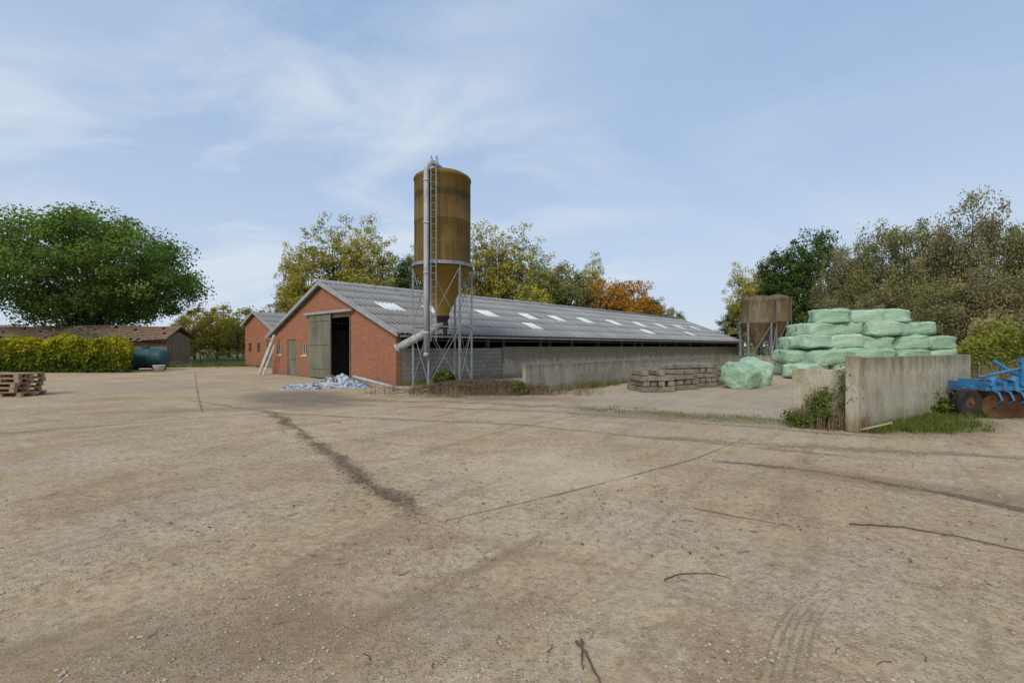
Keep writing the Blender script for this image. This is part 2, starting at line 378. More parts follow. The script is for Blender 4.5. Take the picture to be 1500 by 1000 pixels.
def leaves(name,C,size,tint,mat,out=None,bias=.5,aspect=.6):
    N=len(C); n=RNG.normal(size=(N,3)); n/=np.linalg.norm(n,axis=1)[:,None]
    if out is not None:
        o=out/(np.linalg.norm(out,axis=1)[:,None]+1e-6); n=n+o*bias+np.array([0,0,.35]); n/=np.linalg.norm(n,axis=1)[:,None]
    r=RNG.normal(size=(N,3)); a=np.cross(n,r); a/=np.linalg.norm(a,axis=1)[:,None]; b=np.cross(n,a)
    s=(size*(.6+.8*RNG.random(N)))[:,None]
    V=np.stack([C-a*s,C-b*s*aspect+a*s*.1,C+a*s,C+b*s*aspect-a*s*.1],1).reshape(-1,3)
    return mesh_np(name,V,np.arange(4*N),4,mat,np.repeat(np.clip(tint,0,1),4))
def crown(ncl,per,c,rad,rc,shell=.45,lump=.25,egg=0.,seed=0,droop=0):
    R=np.random.default_rng(seed)
    D=R.normal(size=(ncl,3)); D/=np.linalg.norm(D,axis=1)[:,None]
    r=shell+(1-shell)*R.random(ncl)**.6
    lum=np.array([1+lump*2*mnoise.noise(Vector(d)*1.6+Vector((seed*3.1,0,0))) for d in D])
    P=D*(r*lum)[:,None]
    k=1-egg*P[:,2]; P[:,0]*=k; P[:,1]*=k
    CC=P*np.array(rad)+np.array(c)
    cr=rc*(.5+.9*R.random(ncl)); ct=R.normal(size=ncl)*.17
    idx=np.repeat(np.arange(ncl),per)
    G=R.normal(size=(ncl*per,3)); gl=np.linalg.norm(G,axis=1)[:,None]; G=G/gl*np.minimum(gl,2.0); G*= (cr[idx]*.52)[:,None]; G[:,2]*=.7
    L=CC[idx]+G
    if droop: L[:,2]-=droop*R.random(len(L))**2*cr[idx]
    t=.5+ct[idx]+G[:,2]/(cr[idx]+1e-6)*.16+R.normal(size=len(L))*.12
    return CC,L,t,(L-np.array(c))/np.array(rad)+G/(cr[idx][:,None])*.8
def woody(mb,H,r0,CC,c,nl,rng,fork=.3,stems=1):
    for s in range(stems):
        ox=rng.uniform(-.5,.5)*(stems>1); oy=rng.uniform(-.5,.5)*(stems>1)
        tx=(s-(stems-1)/2)*H*.22 if stems>1 else 0
        pts=[];rs=[]
        for i in range(8):
            t=i/7; pts.append((ox+tx*t**1.2+rng.uniform(-.1,.1)*t,oy+rng.uniform(-.1,.1)*t,H*.86*t-.1)); rs.append(r0*(1-t)**.8*.95/(stems**.5)+.025)
        mb.tube(pts,rs,8)
        for k in range(nl//stems):
            ti=CC[rng.randrange(len(CC))]; f=min(.95,max(fork*.6,(ti[2]/H)*rng.uniform(.35,.75)))
            i=int(f*7); q=f*7-i; i=min(i,6); b=Vector(pts[i]).lerp(Vector(pts[i+1]),q); e=Vector(ti)
            mid=b.lerp(e,.5)+Vector((rng.uniform(-.3,.3),rng.uniform(-.3,.3),.12*(e-b).length))
            rr=rs[i]*.4
            mb.tube([b,b.lerp(mid,.6)+Vector((0,0,.1)),mid,mid.lerp(e,.6),e],[rr,rr*.8,rr*.6,rr*.35,.012],5)
TM={}
def tree_mesh(key,H,rad,czf,mat,ncl,per,rc,ls,seed,egg=0,shell=.4,lump=.25,r0=.3,nl=30,stems=1,fork=.3,bias=.7,droop=0):
    c=(0,0,H*czf); CC,L,t,out=crown(ncl,per,c,rad,rc,shell,lump,egg,seed,droop)
    keep=L[:,2]>.15; L=L[keep];t=t[keep];out=out[keep]
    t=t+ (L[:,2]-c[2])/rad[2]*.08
    lm=leaves(key+'_foliage',L,ls,t,mat,out,bias)
    mb=MB(); woody(mb,H,r0,CC,c,nl,random.Random(seed),fork,stems=stems)
    tm=bpy.data.meshes.new(key+'_trunk'); tm.from_pydata(mb.v,[],mb.f); tm.materials.append(m_bark)
    for p in tm.polygons:p.use_smooth=True
    Ha=float(np.percentile(L[:,2],99.6)); Ra=float(np.percentile(np.hypot(L[:,0],L[:,1]),96))
    TM[key]=(lm,tm,Ha,Ra)
def tree(name,key,x,y,h,w,rot=None):
    lm,tm,H,R=TM[key]; e=empty(name,(x,y,-.03),random.random()*6.28 if rot is None else rot,(w/(2*R),w/(2*R),h/H))
    for nm,me in(('foliage',lm),('trunk',tm)):
        link(bpy.data.objects.new(nm,me),e)
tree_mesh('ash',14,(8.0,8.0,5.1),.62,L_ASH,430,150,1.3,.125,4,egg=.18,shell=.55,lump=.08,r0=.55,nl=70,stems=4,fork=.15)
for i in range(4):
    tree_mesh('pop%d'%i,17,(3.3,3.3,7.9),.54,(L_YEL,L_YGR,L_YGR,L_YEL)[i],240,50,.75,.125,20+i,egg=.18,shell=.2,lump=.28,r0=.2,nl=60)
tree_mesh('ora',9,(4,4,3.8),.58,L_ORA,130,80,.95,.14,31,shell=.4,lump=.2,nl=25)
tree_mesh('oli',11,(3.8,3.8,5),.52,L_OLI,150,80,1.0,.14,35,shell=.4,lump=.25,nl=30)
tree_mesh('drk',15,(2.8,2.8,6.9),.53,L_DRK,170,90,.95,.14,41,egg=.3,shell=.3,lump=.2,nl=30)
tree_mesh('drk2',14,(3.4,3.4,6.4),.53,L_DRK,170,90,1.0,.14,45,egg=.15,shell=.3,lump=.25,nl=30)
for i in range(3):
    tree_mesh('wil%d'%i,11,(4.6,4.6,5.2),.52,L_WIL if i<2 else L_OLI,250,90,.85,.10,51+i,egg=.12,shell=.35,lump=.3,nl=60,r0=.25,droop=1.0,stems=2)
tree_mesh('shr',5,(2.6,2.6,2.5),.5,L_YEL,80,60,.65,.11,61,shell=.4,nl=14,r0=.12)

tree('ash_tree','ash',-39.4,45,14.3,17.0,2.0)
def T(name,key,u,vt,wpx,d):
    tree(name,key,(u-750)/700*d,d,1.6+(508-vt)*d/700,wpx*d/700)
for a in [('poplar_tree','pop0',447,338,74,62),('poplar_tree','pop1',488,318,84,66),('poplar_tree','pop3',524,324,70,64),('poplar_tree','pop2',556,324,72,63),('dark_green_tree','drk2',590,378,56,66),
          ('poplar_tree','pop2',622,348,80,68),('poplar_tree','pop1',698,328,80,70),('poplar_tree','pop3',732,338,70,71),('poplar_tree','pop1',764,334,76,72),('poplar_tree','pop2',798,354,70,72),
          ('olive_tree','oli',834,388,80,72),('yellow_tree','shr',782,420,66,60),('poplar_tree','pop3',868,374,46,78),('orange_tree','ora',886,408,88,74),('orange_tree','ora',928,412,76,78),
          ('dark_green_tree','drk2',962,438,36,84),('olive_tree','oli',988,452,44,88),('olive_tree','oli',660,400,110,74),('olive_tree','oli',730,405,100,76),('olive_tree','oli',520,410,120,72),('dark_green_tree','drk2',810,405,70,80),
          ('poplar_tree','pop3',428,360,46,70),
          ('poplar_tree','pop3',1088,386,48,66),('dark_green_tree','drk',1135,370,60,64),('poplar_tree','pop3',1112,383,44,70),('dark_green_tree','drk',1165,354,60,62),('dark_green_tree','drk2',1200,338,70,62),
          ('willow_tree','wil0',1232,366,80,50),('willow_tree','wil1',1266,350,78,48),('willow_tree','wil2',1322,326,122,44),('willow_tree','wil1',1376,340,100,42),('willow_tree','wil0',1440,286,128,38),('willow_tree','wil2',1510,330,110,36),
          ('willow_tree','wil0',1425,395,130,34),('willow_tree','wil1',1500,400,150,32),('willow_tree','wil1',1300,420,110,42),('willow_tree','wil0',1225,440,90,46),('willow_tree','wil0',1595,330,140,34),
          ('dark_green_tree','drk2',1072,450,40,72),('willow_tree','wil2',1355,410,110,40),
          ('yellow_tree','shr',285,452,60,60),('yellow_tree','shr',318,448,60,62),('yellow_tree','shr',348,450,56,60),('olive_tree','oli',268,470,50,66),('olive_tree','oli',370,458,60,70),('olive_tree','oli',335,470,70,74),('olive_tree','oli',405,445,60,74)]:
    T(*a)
pts=[];tt=[]
for k in range(420):
    x=-230+k*1.1+RNG.normal()*1; y=150+RNG.normal()*8; h=6+3*mnoise.noise(Vector((x*.04,0,0)))+2*mnoise.noise(Vector((x*.2,3,0)))
    q=RNG.normal(size=(60,3))*np.array([1.6,1.5,1]); q[:,2]=np.abs(RNG.random(60))*h; q[:,0]+=x;q[:,1]+=y
    pts.append(q); tt.append(.45+RNG.normal()*.15+RNG.normal(size=60)*.12)
me=leaves('distant_tree_line',np.concatenate(pts),.5,np.concatenate(tt),L_OLI); link(bpy.data.objects.new('distant_tree_line',me))

def hedge(name,x0,x1,y0,y1,h,n,ls,mat,lump=.3,slant=0):
    P=RNG.random((n,3)); side=RNG.random(n)
    P[:,2]=np.where(side<.45,1-.12*RNG.random(n)**2,P[:,2]); P[:,1]=np.where((side>=.45)&(side<.85),.1*RNG.random(n),P[:,1])
    X=x0+(x1-x0)*P[:,0]; Y=y0+(y1-y0)*P[:,1]; X=X+(Y-y0)*slant
    hh=np.array([h*(1+lump*.5*mnoise.noise(Vector((x*.7,y*.7,0)))+lump*.35*mnoise.noise(Vector((x*2.3,y*2.3,5)))) for x,y in zip(X,Y)])
    bulge=np.array([.22*mnoise.noise(Vector((x*1.5,z*3,9))) for x,z in zip(X,P[:,2])])
    # rounded shoulders at the ends
    ed=np.minimum(P[:,0],1-P[:,0])*(x1-x0); hh=hh*(1-.22*np.exp(-ed/.35))
    Z=.02+hh*P[:,2]; Y=Y+bulge
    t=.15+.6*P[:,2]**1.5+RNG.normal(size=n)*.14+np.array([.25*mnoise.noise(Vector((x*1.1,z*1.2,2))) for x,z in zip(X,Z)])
    C=np.stack([X,Y,Z],1)+RNG.normal(size=(n,3))*.05; out=np.stack([0*X,-1+0*X,P[:,2]*1.5],1)
    me=leaves(name,C,ls,t,mat,out,.6); return link(bpy.data.objects.new(name,me))
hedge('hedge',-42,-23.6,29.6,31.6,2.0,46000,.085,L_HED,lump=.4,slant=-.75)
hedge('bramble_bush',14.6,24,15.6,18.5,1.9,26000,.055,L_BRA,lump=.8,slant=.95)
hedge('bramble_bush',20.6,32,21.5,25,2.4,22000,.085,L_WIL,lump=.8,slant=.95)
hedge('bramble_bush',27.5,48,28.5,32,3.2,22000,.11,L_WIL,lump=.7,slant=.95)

def tufts(name,spots,mat,hmin,hmax,nb_,spread,wd=.006,flop=.5):
    V=[];F=[];A=[]
    for (x,y) in spots:
        tb=RNG.random()*.5+.2
        for k in range(nb_):
            px=x+RNG.normal()*spread; py=y+RNG.normal()*spread; h=hmin+(hmax-hmin)*RNG.random(); an=RNG.random()*6.28; fl=h*flop*RNG.random()
            dx,dy=math.cos(an),math.sin(an); i=len(V); w=wd*(.6+RNG.random())
            V+= [(px-dy*w,py+dx*w,0),(px+dy*w,py-dx*w,0),(px+dx*fl*.4+dy*w*.8,py+dy*fl*.4-dx*w*.8,h*.6),(px+dx*fl*.4-dy*w*.8,py+dy*fl*.4+dx*w*.8,h*.6),(px+dx*fl,py+dy*fl,h)]
            F+=[(i,i+1,i+2,i+3),(i+3,i+2,i+4)]; A+=[tb+RNG.random()*.3]*5
    me=bpy.data.meshes.new(name); me.from_pydata(V,[],F); a=me.attributes.new('tint','FLOAT','POINT'); a.data.foreach_set('value',A); me.materials.append(mat)
    return link(bpy.data.objects.new(name,me))
# fallen leaves / straw over the yard
N=3000; dd=3.5+RNG.random(N)**.9*17; xx=(RNG.random(N)-.45)*1.9*dd
C=np.stack([xx,dd,np.full(N,.012)],1); nn=np.zeros((N,3)); nn[:,2]=6
me=leaves('fallen_leaves',C,.016,RNG.random(N),L_DRY,nn,5.0); link(bpy.data.objects.new('fallen_leaves',me))

# ================================================================ BARN MATERIALS
def brickmat(name,c1,c2,mortar,bw,bh,ms,dirt,off=.5):
    m,nb,b=newmat(name); o=nb.obj(); sp=nb.n('ShaderNodeSeparateXYZ'); nb.put(sp.inputs[0],o)
    cb=nb.n('ShaderNodeCombineXYZ'); nb.put(cb.inputs[0],nb.math('ADD',sp.outputs[0],sp.outputs[1])); nb.put(cb.inputs[1],sp.outputs[2])
    br=nb.n('ShaderNodeTexBrick'); nb.put(br.inputs['Vector'],cb.outputs[0]); br.offset=off
    br.inputs['Scale'].default_value=1; br.inputs['Brick Width'].default_value=bw; br.inputs['Row Height'].default_value=bh; br.inputs['Mortar Size'].default_value=ms
    br.inputs['Color1'].default_value=(*c1,1); br.inputs['Color2'].default_value=(*c2,1); br.inputs['Mortar'].default_value=(*mortar,1); br.inputs['Mortar Smooth'].default_value=.3
    f=nb.noise(o,1.1,7,.65); f2=nb.noise(o,9,5,.7)
    c=nb.mix(nb.ramp(f,[(.42,0),(.7,.6)]),br.outputs[0],dirt)
    c=nb.mix(nb.ramp(f2,[(.4,.35),(.6,0)]),c,tuple(x*.5 for x in c1))
    low=nb.ramp(nb.math('ADD',sp.outputs[2],nb.math('MULTIPLY',f,.8)),[(.35,.65),(.85,0)])
    c=nb.mix(low,c,(.13,.095,.065))
    nb.put(b.inputs['Base Color'],c); b.inputs['Roughness'].default_value=.9
    nb.put(b.inputs['Normal'],nb.bump(nb.math('ADD',nb.math('MULTIPLY',br.outputs['Fac'],-1),f2),.5,.01)); return m
m_brick=brickmat('red_brick',(.40,.135,.055),(.26,.085,.038),(.28,.19,.13),.21,.065,.008,(.24,.12,.065))
m_block=brickmat('concrete_block',(.30,.28,.24),(.22,.205,.18),(.12,.11,.095),.4,.2,.014,(.17,.155,.13))
m_conc=concrete('concrete_panel',(.29,.255,.20),(.40,.36,.29),1.0,(.17,.15,.09),(.13,.11,.08),(.13,.12,.085))
m_conc2=concrete('concrete_wall_algae',(.36,.315,.23),(.50,.45,.35),1.4,(.24,.19,.07),(.20,.165,.105),(.13,.115,.06),.5)
m_steel=weathered('galvanised_steel',(.24,.25,.26),(.36,.37,.38),5,.55,.5,.1,stain=(.14,.10,.07),stainamt=.4)
m_pipe=weathered('pvc_pipe_grey',(.36,.37,.38),(.50,.51,.52),3,.5,0,.1,stain=(.2,.16,.11),stainamt=.5,stretch=(1,1,.3))
m_dark=weathered('dark_void_boards',(.02,.018,.015),(.045,.04,.033),3)
m_wood=weathered('old_wood',(.10,.075,.05),(.19,.145,.10),3,.9,stain=(.06,.045,.03))
m_door=weathered('green_grey_door',(.14,.14,.095),(.20,.195,.14),1.5,.75,stain=(.09,.085,.06),stainamt=.7,stretch=(1,1,.3))
m_trim=weathered('fibre_cement_trim',(.27,.27,.265),(.38,.38,.38),2,.85,stain=(.16,.14,.10))
m_glass,nb,b=newmat('window_glass'); b.inputs['Base Color'].default_value=(.03,.035,.04,1); b.inputs['Roughness'].default_value=.1
m_white=weathered('white_paint',(.45,.43,.39),(.62,.60,.56),2,.6,stain=(.25,.2,.15))
m_roof,nb,b=newmat('corrugated_fibre_cement')
o=nb.obj(); f=nb.noise(o,.5,7,.6); st=nb.noise(nb.mapping(o,(3.0,.35,.35)),1,6,.65); fi=nb.noise(o,12,6,.75)
sp=nb.n('ShaderNodeSeparateXYZ'); nb.put(sp.inputs[0],o)
c=nb.mix(nb.ramp(f,[(.35,0),(.65,1)]),(.29,.285,.275),(.38,.375,.36)); c=nb.mix(nb.ramp(st,[(.45,0),(.7,.65)]),c,(.19,.18,.165))
c=nb.mix(nb.ramp(fi,[(.55,0),(.72,.6)]),c,(.46,.455,.41)); c=nb.mix(nb.ramp(fi,[(.3,.5),(.42,0)]),c,(.12,.11,.095))
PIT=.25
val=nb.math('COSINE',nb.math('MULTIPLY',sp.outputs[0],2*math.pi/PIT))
c=nb.mix(nb.ramp(val,[(.0,.75),(.45,0)]),c,(.14,.13,.115))  # valleys darkened in the colour: painted occlusion shade together with settled dirt
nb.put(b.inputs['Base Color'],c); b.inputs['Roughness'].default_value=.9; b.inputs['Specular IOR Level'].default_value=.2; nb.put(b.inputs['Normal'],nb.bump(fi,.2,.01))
m_sky=weathered('translucent_skylight_sheet',(.68,.70,.71),(.80,.81,.81),2,.5,stain=(.5,.5,.46),stainamt=.4)

def corr(mb,x0,x1,yA,zA,yB,zB,rows,pitch=PIT,amp=.028,lift=0.0,step=.028,seg=8):
    n=int((x1-x0)/pitch*seg); sl=Vector((0,yB-yA,zB-zA)); Ln=sl.length; sl/=Ln
    nn=Vector((1,0,0)).cross(sl); 
    if nn.z<0: nn=-nn
    for r in range(rows):
        a=r/rows*Ln-(.06 if r else 0); bq=(r+1)/rows*Ln; i=len(mb.v)
        for e,(t,up) in enumerate(((a,0),(bq,step),(bq,step-.012))):
            for k in range(n+1):
                x=x0+(x1-x0)*k/n; h=amp*math.cos(2*math.pi*x/pitch)+lift+up
                p=Vector((x,yA,zA))+sl*t+nn*h; mb.v.append(tuple(p))
        for j in range(2):
            for k in range(n): q=i+j*(n+1)+k; mb.f.append((q,q+1,q+n+2,q+n+1))
    return mb
ROT=math.atan2(.733,.68)
# ================================================================ BARN 1
barn=empty('brick_cattle_barn',(-4.77,19.65,0),ROT)
W=13.0; LN=42.0; EH=2.2; AP=4.72
sl=(AP-EH)/(W/2)
zt=lambda y: EH+sl*(y if y<=W/2 else W-y)-.06
g=MB()
def strip(g,ya,yb,zb=0,zcap=None,x0=0,x1=.25,f=zt):
    g.prism([(ya,zb),(yb,zb),(yb,zcap if zcap else f(yb)),(ya,zcap if zcap else f(ya))],x0,x1)
D0,D1,DL,DH=3.67,5.47,7.78,3.12
strip(g,0,D0); strip(g,D0,D1,DH); 
g.prism([(D1,DH),(6.5,DH),(6.5,zt(6.5)),(D1,zt(D1))],0,.25); g.prism([(6.5,DH),(DL-.2,DH),(DL-.2,zt(DL-.2)),(6.5,zt(6.5))],0,.25)
strip(g,DL-.2,8.35)
strip(g,8.35,8.95,0,1.15); strip(g,8.35,8.95,1.8)
strip(g,8.95,9.6); strip(g,9.6,10.8,2.0); strip(g,10.8,11.6); strip(g,11.6,12.2,0,1.15); strip(g,11.6,12.2,1.8); strip(g,12.2,13)
g.obj('gable_wall',m_brick,barn)
MB().bb(.25,LN,12.75,13,0,2.1).obj('back_wall',m_brick,barn)
MB().prism([(0,0),(13,0),(13,zt(13)),(6.5,zt(6.5)),(0,zt(0))],LN,LN+.25).obj('far_gable',m_brick,barn)
MB().bb(.26,6.3,.02,.22,0,1.54).obj('block_side_wall',m_block,barn)
g=MB(); x=6.3; 
while x<LN-.1:
    x2=min(x+2.4,LN); g.bb(x+.012,x2-.012,-.04,.14,0,1.62+random.uniform(-.01,.01)); x=x2
g.obj('panel_side_wall',m_conc,barn,bevel=.012)
g=MB(); 
for k in range(15):
    x=.6+k*2.95; g.bb(x-.05,x+.05,.06,.16,1.5,2.2)
g.bb(.3,LN-.1,.07,.13,1.86,1.92)
g.obj('side_posts_and_rail',m_wood,barn)
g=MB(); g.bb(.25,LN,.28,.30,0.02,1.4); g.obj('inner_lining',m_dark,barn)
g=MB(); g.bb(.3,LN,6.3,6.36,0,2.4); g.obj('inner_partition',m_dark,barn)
g=MB(); g.bb(.3,LN-.1,.02,.2,2.13,2.27)
for k in range(9):
    x=.6+k*5; g.bb(x-.08,x+.08,.3,.45,0,2.2)
g.obj('eave_beam',m_wood,barn)
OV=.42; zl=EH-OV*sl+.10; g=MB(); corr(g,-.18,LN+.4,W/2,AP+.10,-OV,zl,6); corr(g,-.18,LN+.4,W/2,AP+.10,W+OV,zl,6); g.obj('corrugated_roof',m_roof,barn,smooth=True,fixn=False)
g=MB()
for s in [1.7,4.3,8.2,11.8,14.8,18.4,22.4,26.6,30.5,34.5,38.5]:
    y0=3.65;y1=2.55; z=lambda y:AP+.10-(W/2-y)*(AP+.10-zl)/(W/2+OV)
    corr(g,s-.53,s+.53,y0,z(y0),y1,z(y1),1,lift=.045,step=0)
for s in [10.0,24.4,32.5]:
    corr(g,s-.5,s+.5,1.75,z(1.75),.75,z(.75),1,lift=.045,step=0)
g.obj('skylight_sheets',m_sky,barn,smooth=True,fixn=False)
MB().tube([(-.22,W/2,AP+.13),(LN/2,W/2,AP+.13),(LN+.42,W/2,AP+.13)],.13,12).obj('ridge_cap',m_trim,barn,smooth=True)
def rake(g,x0,x1,ya,za,yb,zb,th=.2,up=.06):
    g.prism([(ya,za-th+up),(yb,zb-th+up),(yb,zb+up),(ya,za+up)],x0,x1)
g=MB(); rake(g,-.26,-.19,W/2,AP+.12,-OV-.02,zl+.02); rake(g,-.26,-.19,W/2,AP+.12,W+OV+.02,zl+.02)
rake(g,LN+.41,LN+.48,W/2,AP+.12,-OV-.02,zl+.02)
g.obj('barge_boards',m_trim,barn)
MB().bb(-.1,LN+.3,-OV-.10,-OV-.01,zl-.14,zl-.05).obj('gutter',m_steel,barn)
g=MB()
for k in range(12):
    ya=D1-.06+(DL+.1-D1)*k/12; yb=D1-.06+(DL+.1-D1)*(k+1)/12-.008; g.bb(-.12,-.085,ya,yb,.06,3.2)
g.bb(-.15,-.12,D1-.06,DL+.1,.5,.62); g.bb(-.15,-.12,D1-.06,DL+.1,2.9,3.05); g.bb(-.15,-.12,D1-.06,DL+.1,1.7,1.8); g.bb(-.152,-.121,D1-.07,D1+.05,.06,3.2)
g.obj('sliding_door',m_door,barn)
g=MB(); g.bb(-.2,-.08,D0-.35,DL+.5,3.24,3.36); g.obj('door_track',m_trim,barn)
g=MB(); g.bb(-.03,.05,D0-.0,D0+.1,0,DH); g.bb(-.03,.05,D0,D1,DH-.1,DH-.001); g.obj('door_frame',m_wood,barn)
g=MB(); g.bb(.06,.10,9.6,10.8,0.02,2.0); g.bb(.03,.06,9.62,10.78,.9,1.0); g.obj('side_door',m_door,barn)
g=MB(); g.bb(.12,.14,8.35,8.95,1.15,1.8); g.bb(.12,.14,11.6,12.2,1.15,1.8); g.obj('window_glass',m_glass,barn)
g=MB()
for a in(8.35,11.6):
    g.bb(.05,.11,a,a+.06,1.15,1.8);g.bb(.05,.11,a+.54,a+.6,1.15,1.8);g.bb(.05,.11,a+.06,a+.54,1.15,1.21);g.bb(.05,.11,a+.06,a+.54,1.74,1.8);g.bb(.055,.105,a+.28,a+.32,1.21,1.74);g.bb(-.04,.049,a-.03,a+.63,1.08,1.149)
g.obj('window_frames',m_white,barn)
# ================================================================ BARN 2
b2=empty('brick_outbuilding',(-20.7,38.6,0),ROT)
AP2=4.35; R2=5.3; L2=2.4; s2=.385
zf=lambda y: AP2-s2*abs(y)-.06
g=MB(); strip(g,-R2,-3.4,f=zf); strip(g,-3.4,-2.3,2.1,f=zf); strip(g,-2.3,-.9,f=zf)
strip(g,-.9,-.3,0,1.2,f=zf); strip(g,-.9,-.3,1.9,f=zf); strip(g,-.3,0,f=zf); strip(g,0,1.0,f=zf); strip(g,1.0,1.6,0,1.2,f=zf); strip(g,1.0,1.6,1.9,f=zf); strip(g,1.6,L2,f=zf)
g.bb(.25,32,L2-.25,L2,0,zf(L2)); g.bb(.25,32,-R2,-R2+.25,0,zf(R2))
g.obj('walls',m_brick,b2)
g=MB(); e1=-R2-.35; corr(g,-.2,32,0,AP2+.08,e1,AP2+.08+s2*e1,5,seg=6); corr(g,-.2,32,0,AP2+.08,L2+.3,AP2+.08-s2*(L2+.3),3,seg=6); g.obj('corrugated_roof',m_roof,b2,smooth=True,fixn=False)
g=MB(); rake(g,-.28,-.21,0,AP2+.1,e1,AP2+.1+s2*e1); rake(g,-.28,-.21,0,AP2+.1,L2+.32,AP2+.1-s2*(L2+.32)); g.obj('barge_boards',m_trim,b2)
g=MB(); g.bb(.12,.15,-.9,-.3,1.2,1.9); g.bb(.12,.15,1.0,1.6,1.2,1.9); g.obj('window_glass',m_glass,b2)
g=MB(); g.bb(.08,.12,-3.4,-2.3,0.02,2.1); g.obj('door',m_door,b2)
g=MB(); M=Matrix.Rotation(math.radians(24),3,'Y')@Matrix.Rotation(math.radians(5),3,'X')
g.box((-14.2,27.6,1.1),(.14,.09,2.6),M); g.box((-13.95,27.4,.85),(.10,.05,1.9),M); g.obj('leaning_board',m_white)

# ================================================================ FEED SILO
m_silo,nb,b=newmat('silo_fibreglass')
o=nb.obj(); v1=nb.noise(nb.mapping(o,(2.2,2.2,.16)),1.6,7,.65); v2=nb.noise(nb.mapping(o,(9,9,.3)),1,6,.7); v3=nb.noise(o,.8,6,.65); fi=nb.noise(o,22,5,.75)
sp=nb.n('ShaderNodeSeparateXYZ'); nb.put(sp.inputs[0],o)
c=nb.mix(nb.ramp(v1,[(.35,0),(.65,1)]),(.085,.05,.010),(.16,.097,.020))
c=nb.mix(nb.ramp(v2,[(.43,0),(.66,.75)]),c,(.05,.032,.010))
c=nb.mix(nb.ramp(v3,[(.5,0),(.66,.45)]),c,(.19,.13,.04))
zc=nb.math('GREATER_THAN',5.0,sp.outputs[2]); c=nb.mix(nb.math('MULTIPLY',zc,.65),c,(.30,.19,.035))
band=nb.math('MULTIPLY',nb.math('GREATER_THAN',sp.outputs[2],7.85),nb.math('LESS_THAN',sp.outputs[2],8.15)); c=nb.mix(nb.math('MULTIPLY',band,nb.ramp(v2,[(.2,.8),(.75,.35)])),c,(.025,.027,.017))
top=nb.ramp(nb.math('ADD',nb.math('MULTIPLY',sp.outputs[2],.1),nb.math('MULTIPLY',v3,.12)),[(.86,0),(.95,.6)]); c=nb.mix(top,c,(.20,.12,.018))
c=nb.mix(nb.ramp(fi,[(.58,0),(.74,.35)]),c,(.25,.19,.08))
nb.put(b.inputs['Base Color'],c); b.inputs['Roughness'].default_value=.75; b.inputs['Specular IOR Level'].default_value=.25; nb.put(b.inputs['Normal'],nb.bump(nb.math('ADD',fi,v1),.25,.012))
SX,SY=-2.84,19.55
silo=empty('feed_silo',(SX,SY,0),0,(1,1,.955))
g=MB(); g.lathe([(.0,9.13),(.25,9.12),(.3,9.08),(.95,8.98),(1.13,8.86),(1.165,8.80),(1.165,8.72),(1.14,8.70),(1.14,7.0),(1.15,6.98),(1.15,6.92),(1.14,6.9),(1.14,5.2),(1.15,5.18),(1.20,5.14),(1.20,5.02),(1.13,5.0),(.27,3.12),(.27,2.95)],n=64)
g.obj('tank_shell',m_silo,silo,smooth=True)
g=MB(); g.lathe([(1.17,5.17),(1.24,5.17),(1.24,5.04),(1.17,5.04)],n=64)
legs=[]
for k in range(6):
    a=math.radians(12+60*k); p=(1.19*math.cos(a),1.19*math.sin(a)); legs.append(p)
    M=Matrix.Rotation(a,3,'Z'); g.box((p[0],p[1],2.55),(.075,.06,5.1),M); g.box((p[0],p[1],.01),(.24,.24,.02),M)
for k in range(6):
    p=legs[k];q=legs[(k+1)%6]
    for z0,z1 in((.15,2.45),(2.55,4.95)):
        g.cyl((*p,z0),(*q,z1),.011,n=6); g.cyl((*q,z0),(*p,z1),.011,n=6)
    g.cyl((*p,2.5),(*q,2.5),.02,n=6)
g.obj('support_legs',m_steel,silo,fixn=False)
g=MB(); g.cyl((0,0,3.0),(0,0,2.72),.3,.2,16); g.box((.0,0,2.6),(.42,.36,.3)); g.cyl((.1,-.1,2.5),(.14,-.15,2.2),.1,.08,12); g.obj('outlet_boot',m_dark,silo,bevel=.01)
g=MB(); g.cyl((.1,0,2.72),(-1.75,-.35,1.62),.17,.17,20); g.cyl((-.6,-.13,2.3),(-.68,-.145,2.25),.195,.195,20); g.cyl((-1.72,-.345,1.64),(-1.82,-.36,1.58),.2,.2,20)
g.obj('auger_tube',m_pipe,silo,smooth=True,fixn=False)
g=MB(); px=-.44;py=-1.27
pts=[(px,py,1.45),(px,py,5),(px,py,8.75)]
for k in range(1,7):
    t=k/6*math.pi/2; pts.append((px+.22*(1-math.cos(t))*1.2,py+.25*(1-math.cos(t)),8.75+.36*math.sin(t)))
pts.append((-.02,-.55,9.12)); pts.append((.02,-.4,9.02)); g.tube(pts,.1,16)
for z in(2.2,4.6,6.6,8.3): g.cyl((px,py,z),(px,py,z+.08),.118,n=16)
g.cyl((px,py,1.5),(px,py,1.3),.085,.12,16)
g.obj('filling_pipe',m_pipe,silo,smooth=True,fixn=False)
g=MB()
for sx in(-.22,-.02):
    g.cyl((sx-.03,-1.33,1.9),(sx-.03,-1.33,9.3),.018,n=6)
z=2.1
while z<9.2: g.cyl((-.25,-1.33,z),(-.05,-1.33,z),.012,n=6); z+=.28
for z in(3.0,5.1,7,8.8):
    for sx in(-.25,-.05): g.cyl((sx,-1.33,z),(sx,-1.1,z),.012,n=6)
for sx in(-.25,-.05): g.tube([(sx,-1.33,9.25),(sx,-1.2,9.34),(sx,-.95,9.28),(sx,-.85,9.05)],.016,6)
g.obj('ladder',m_steel,silo,fixn=False)

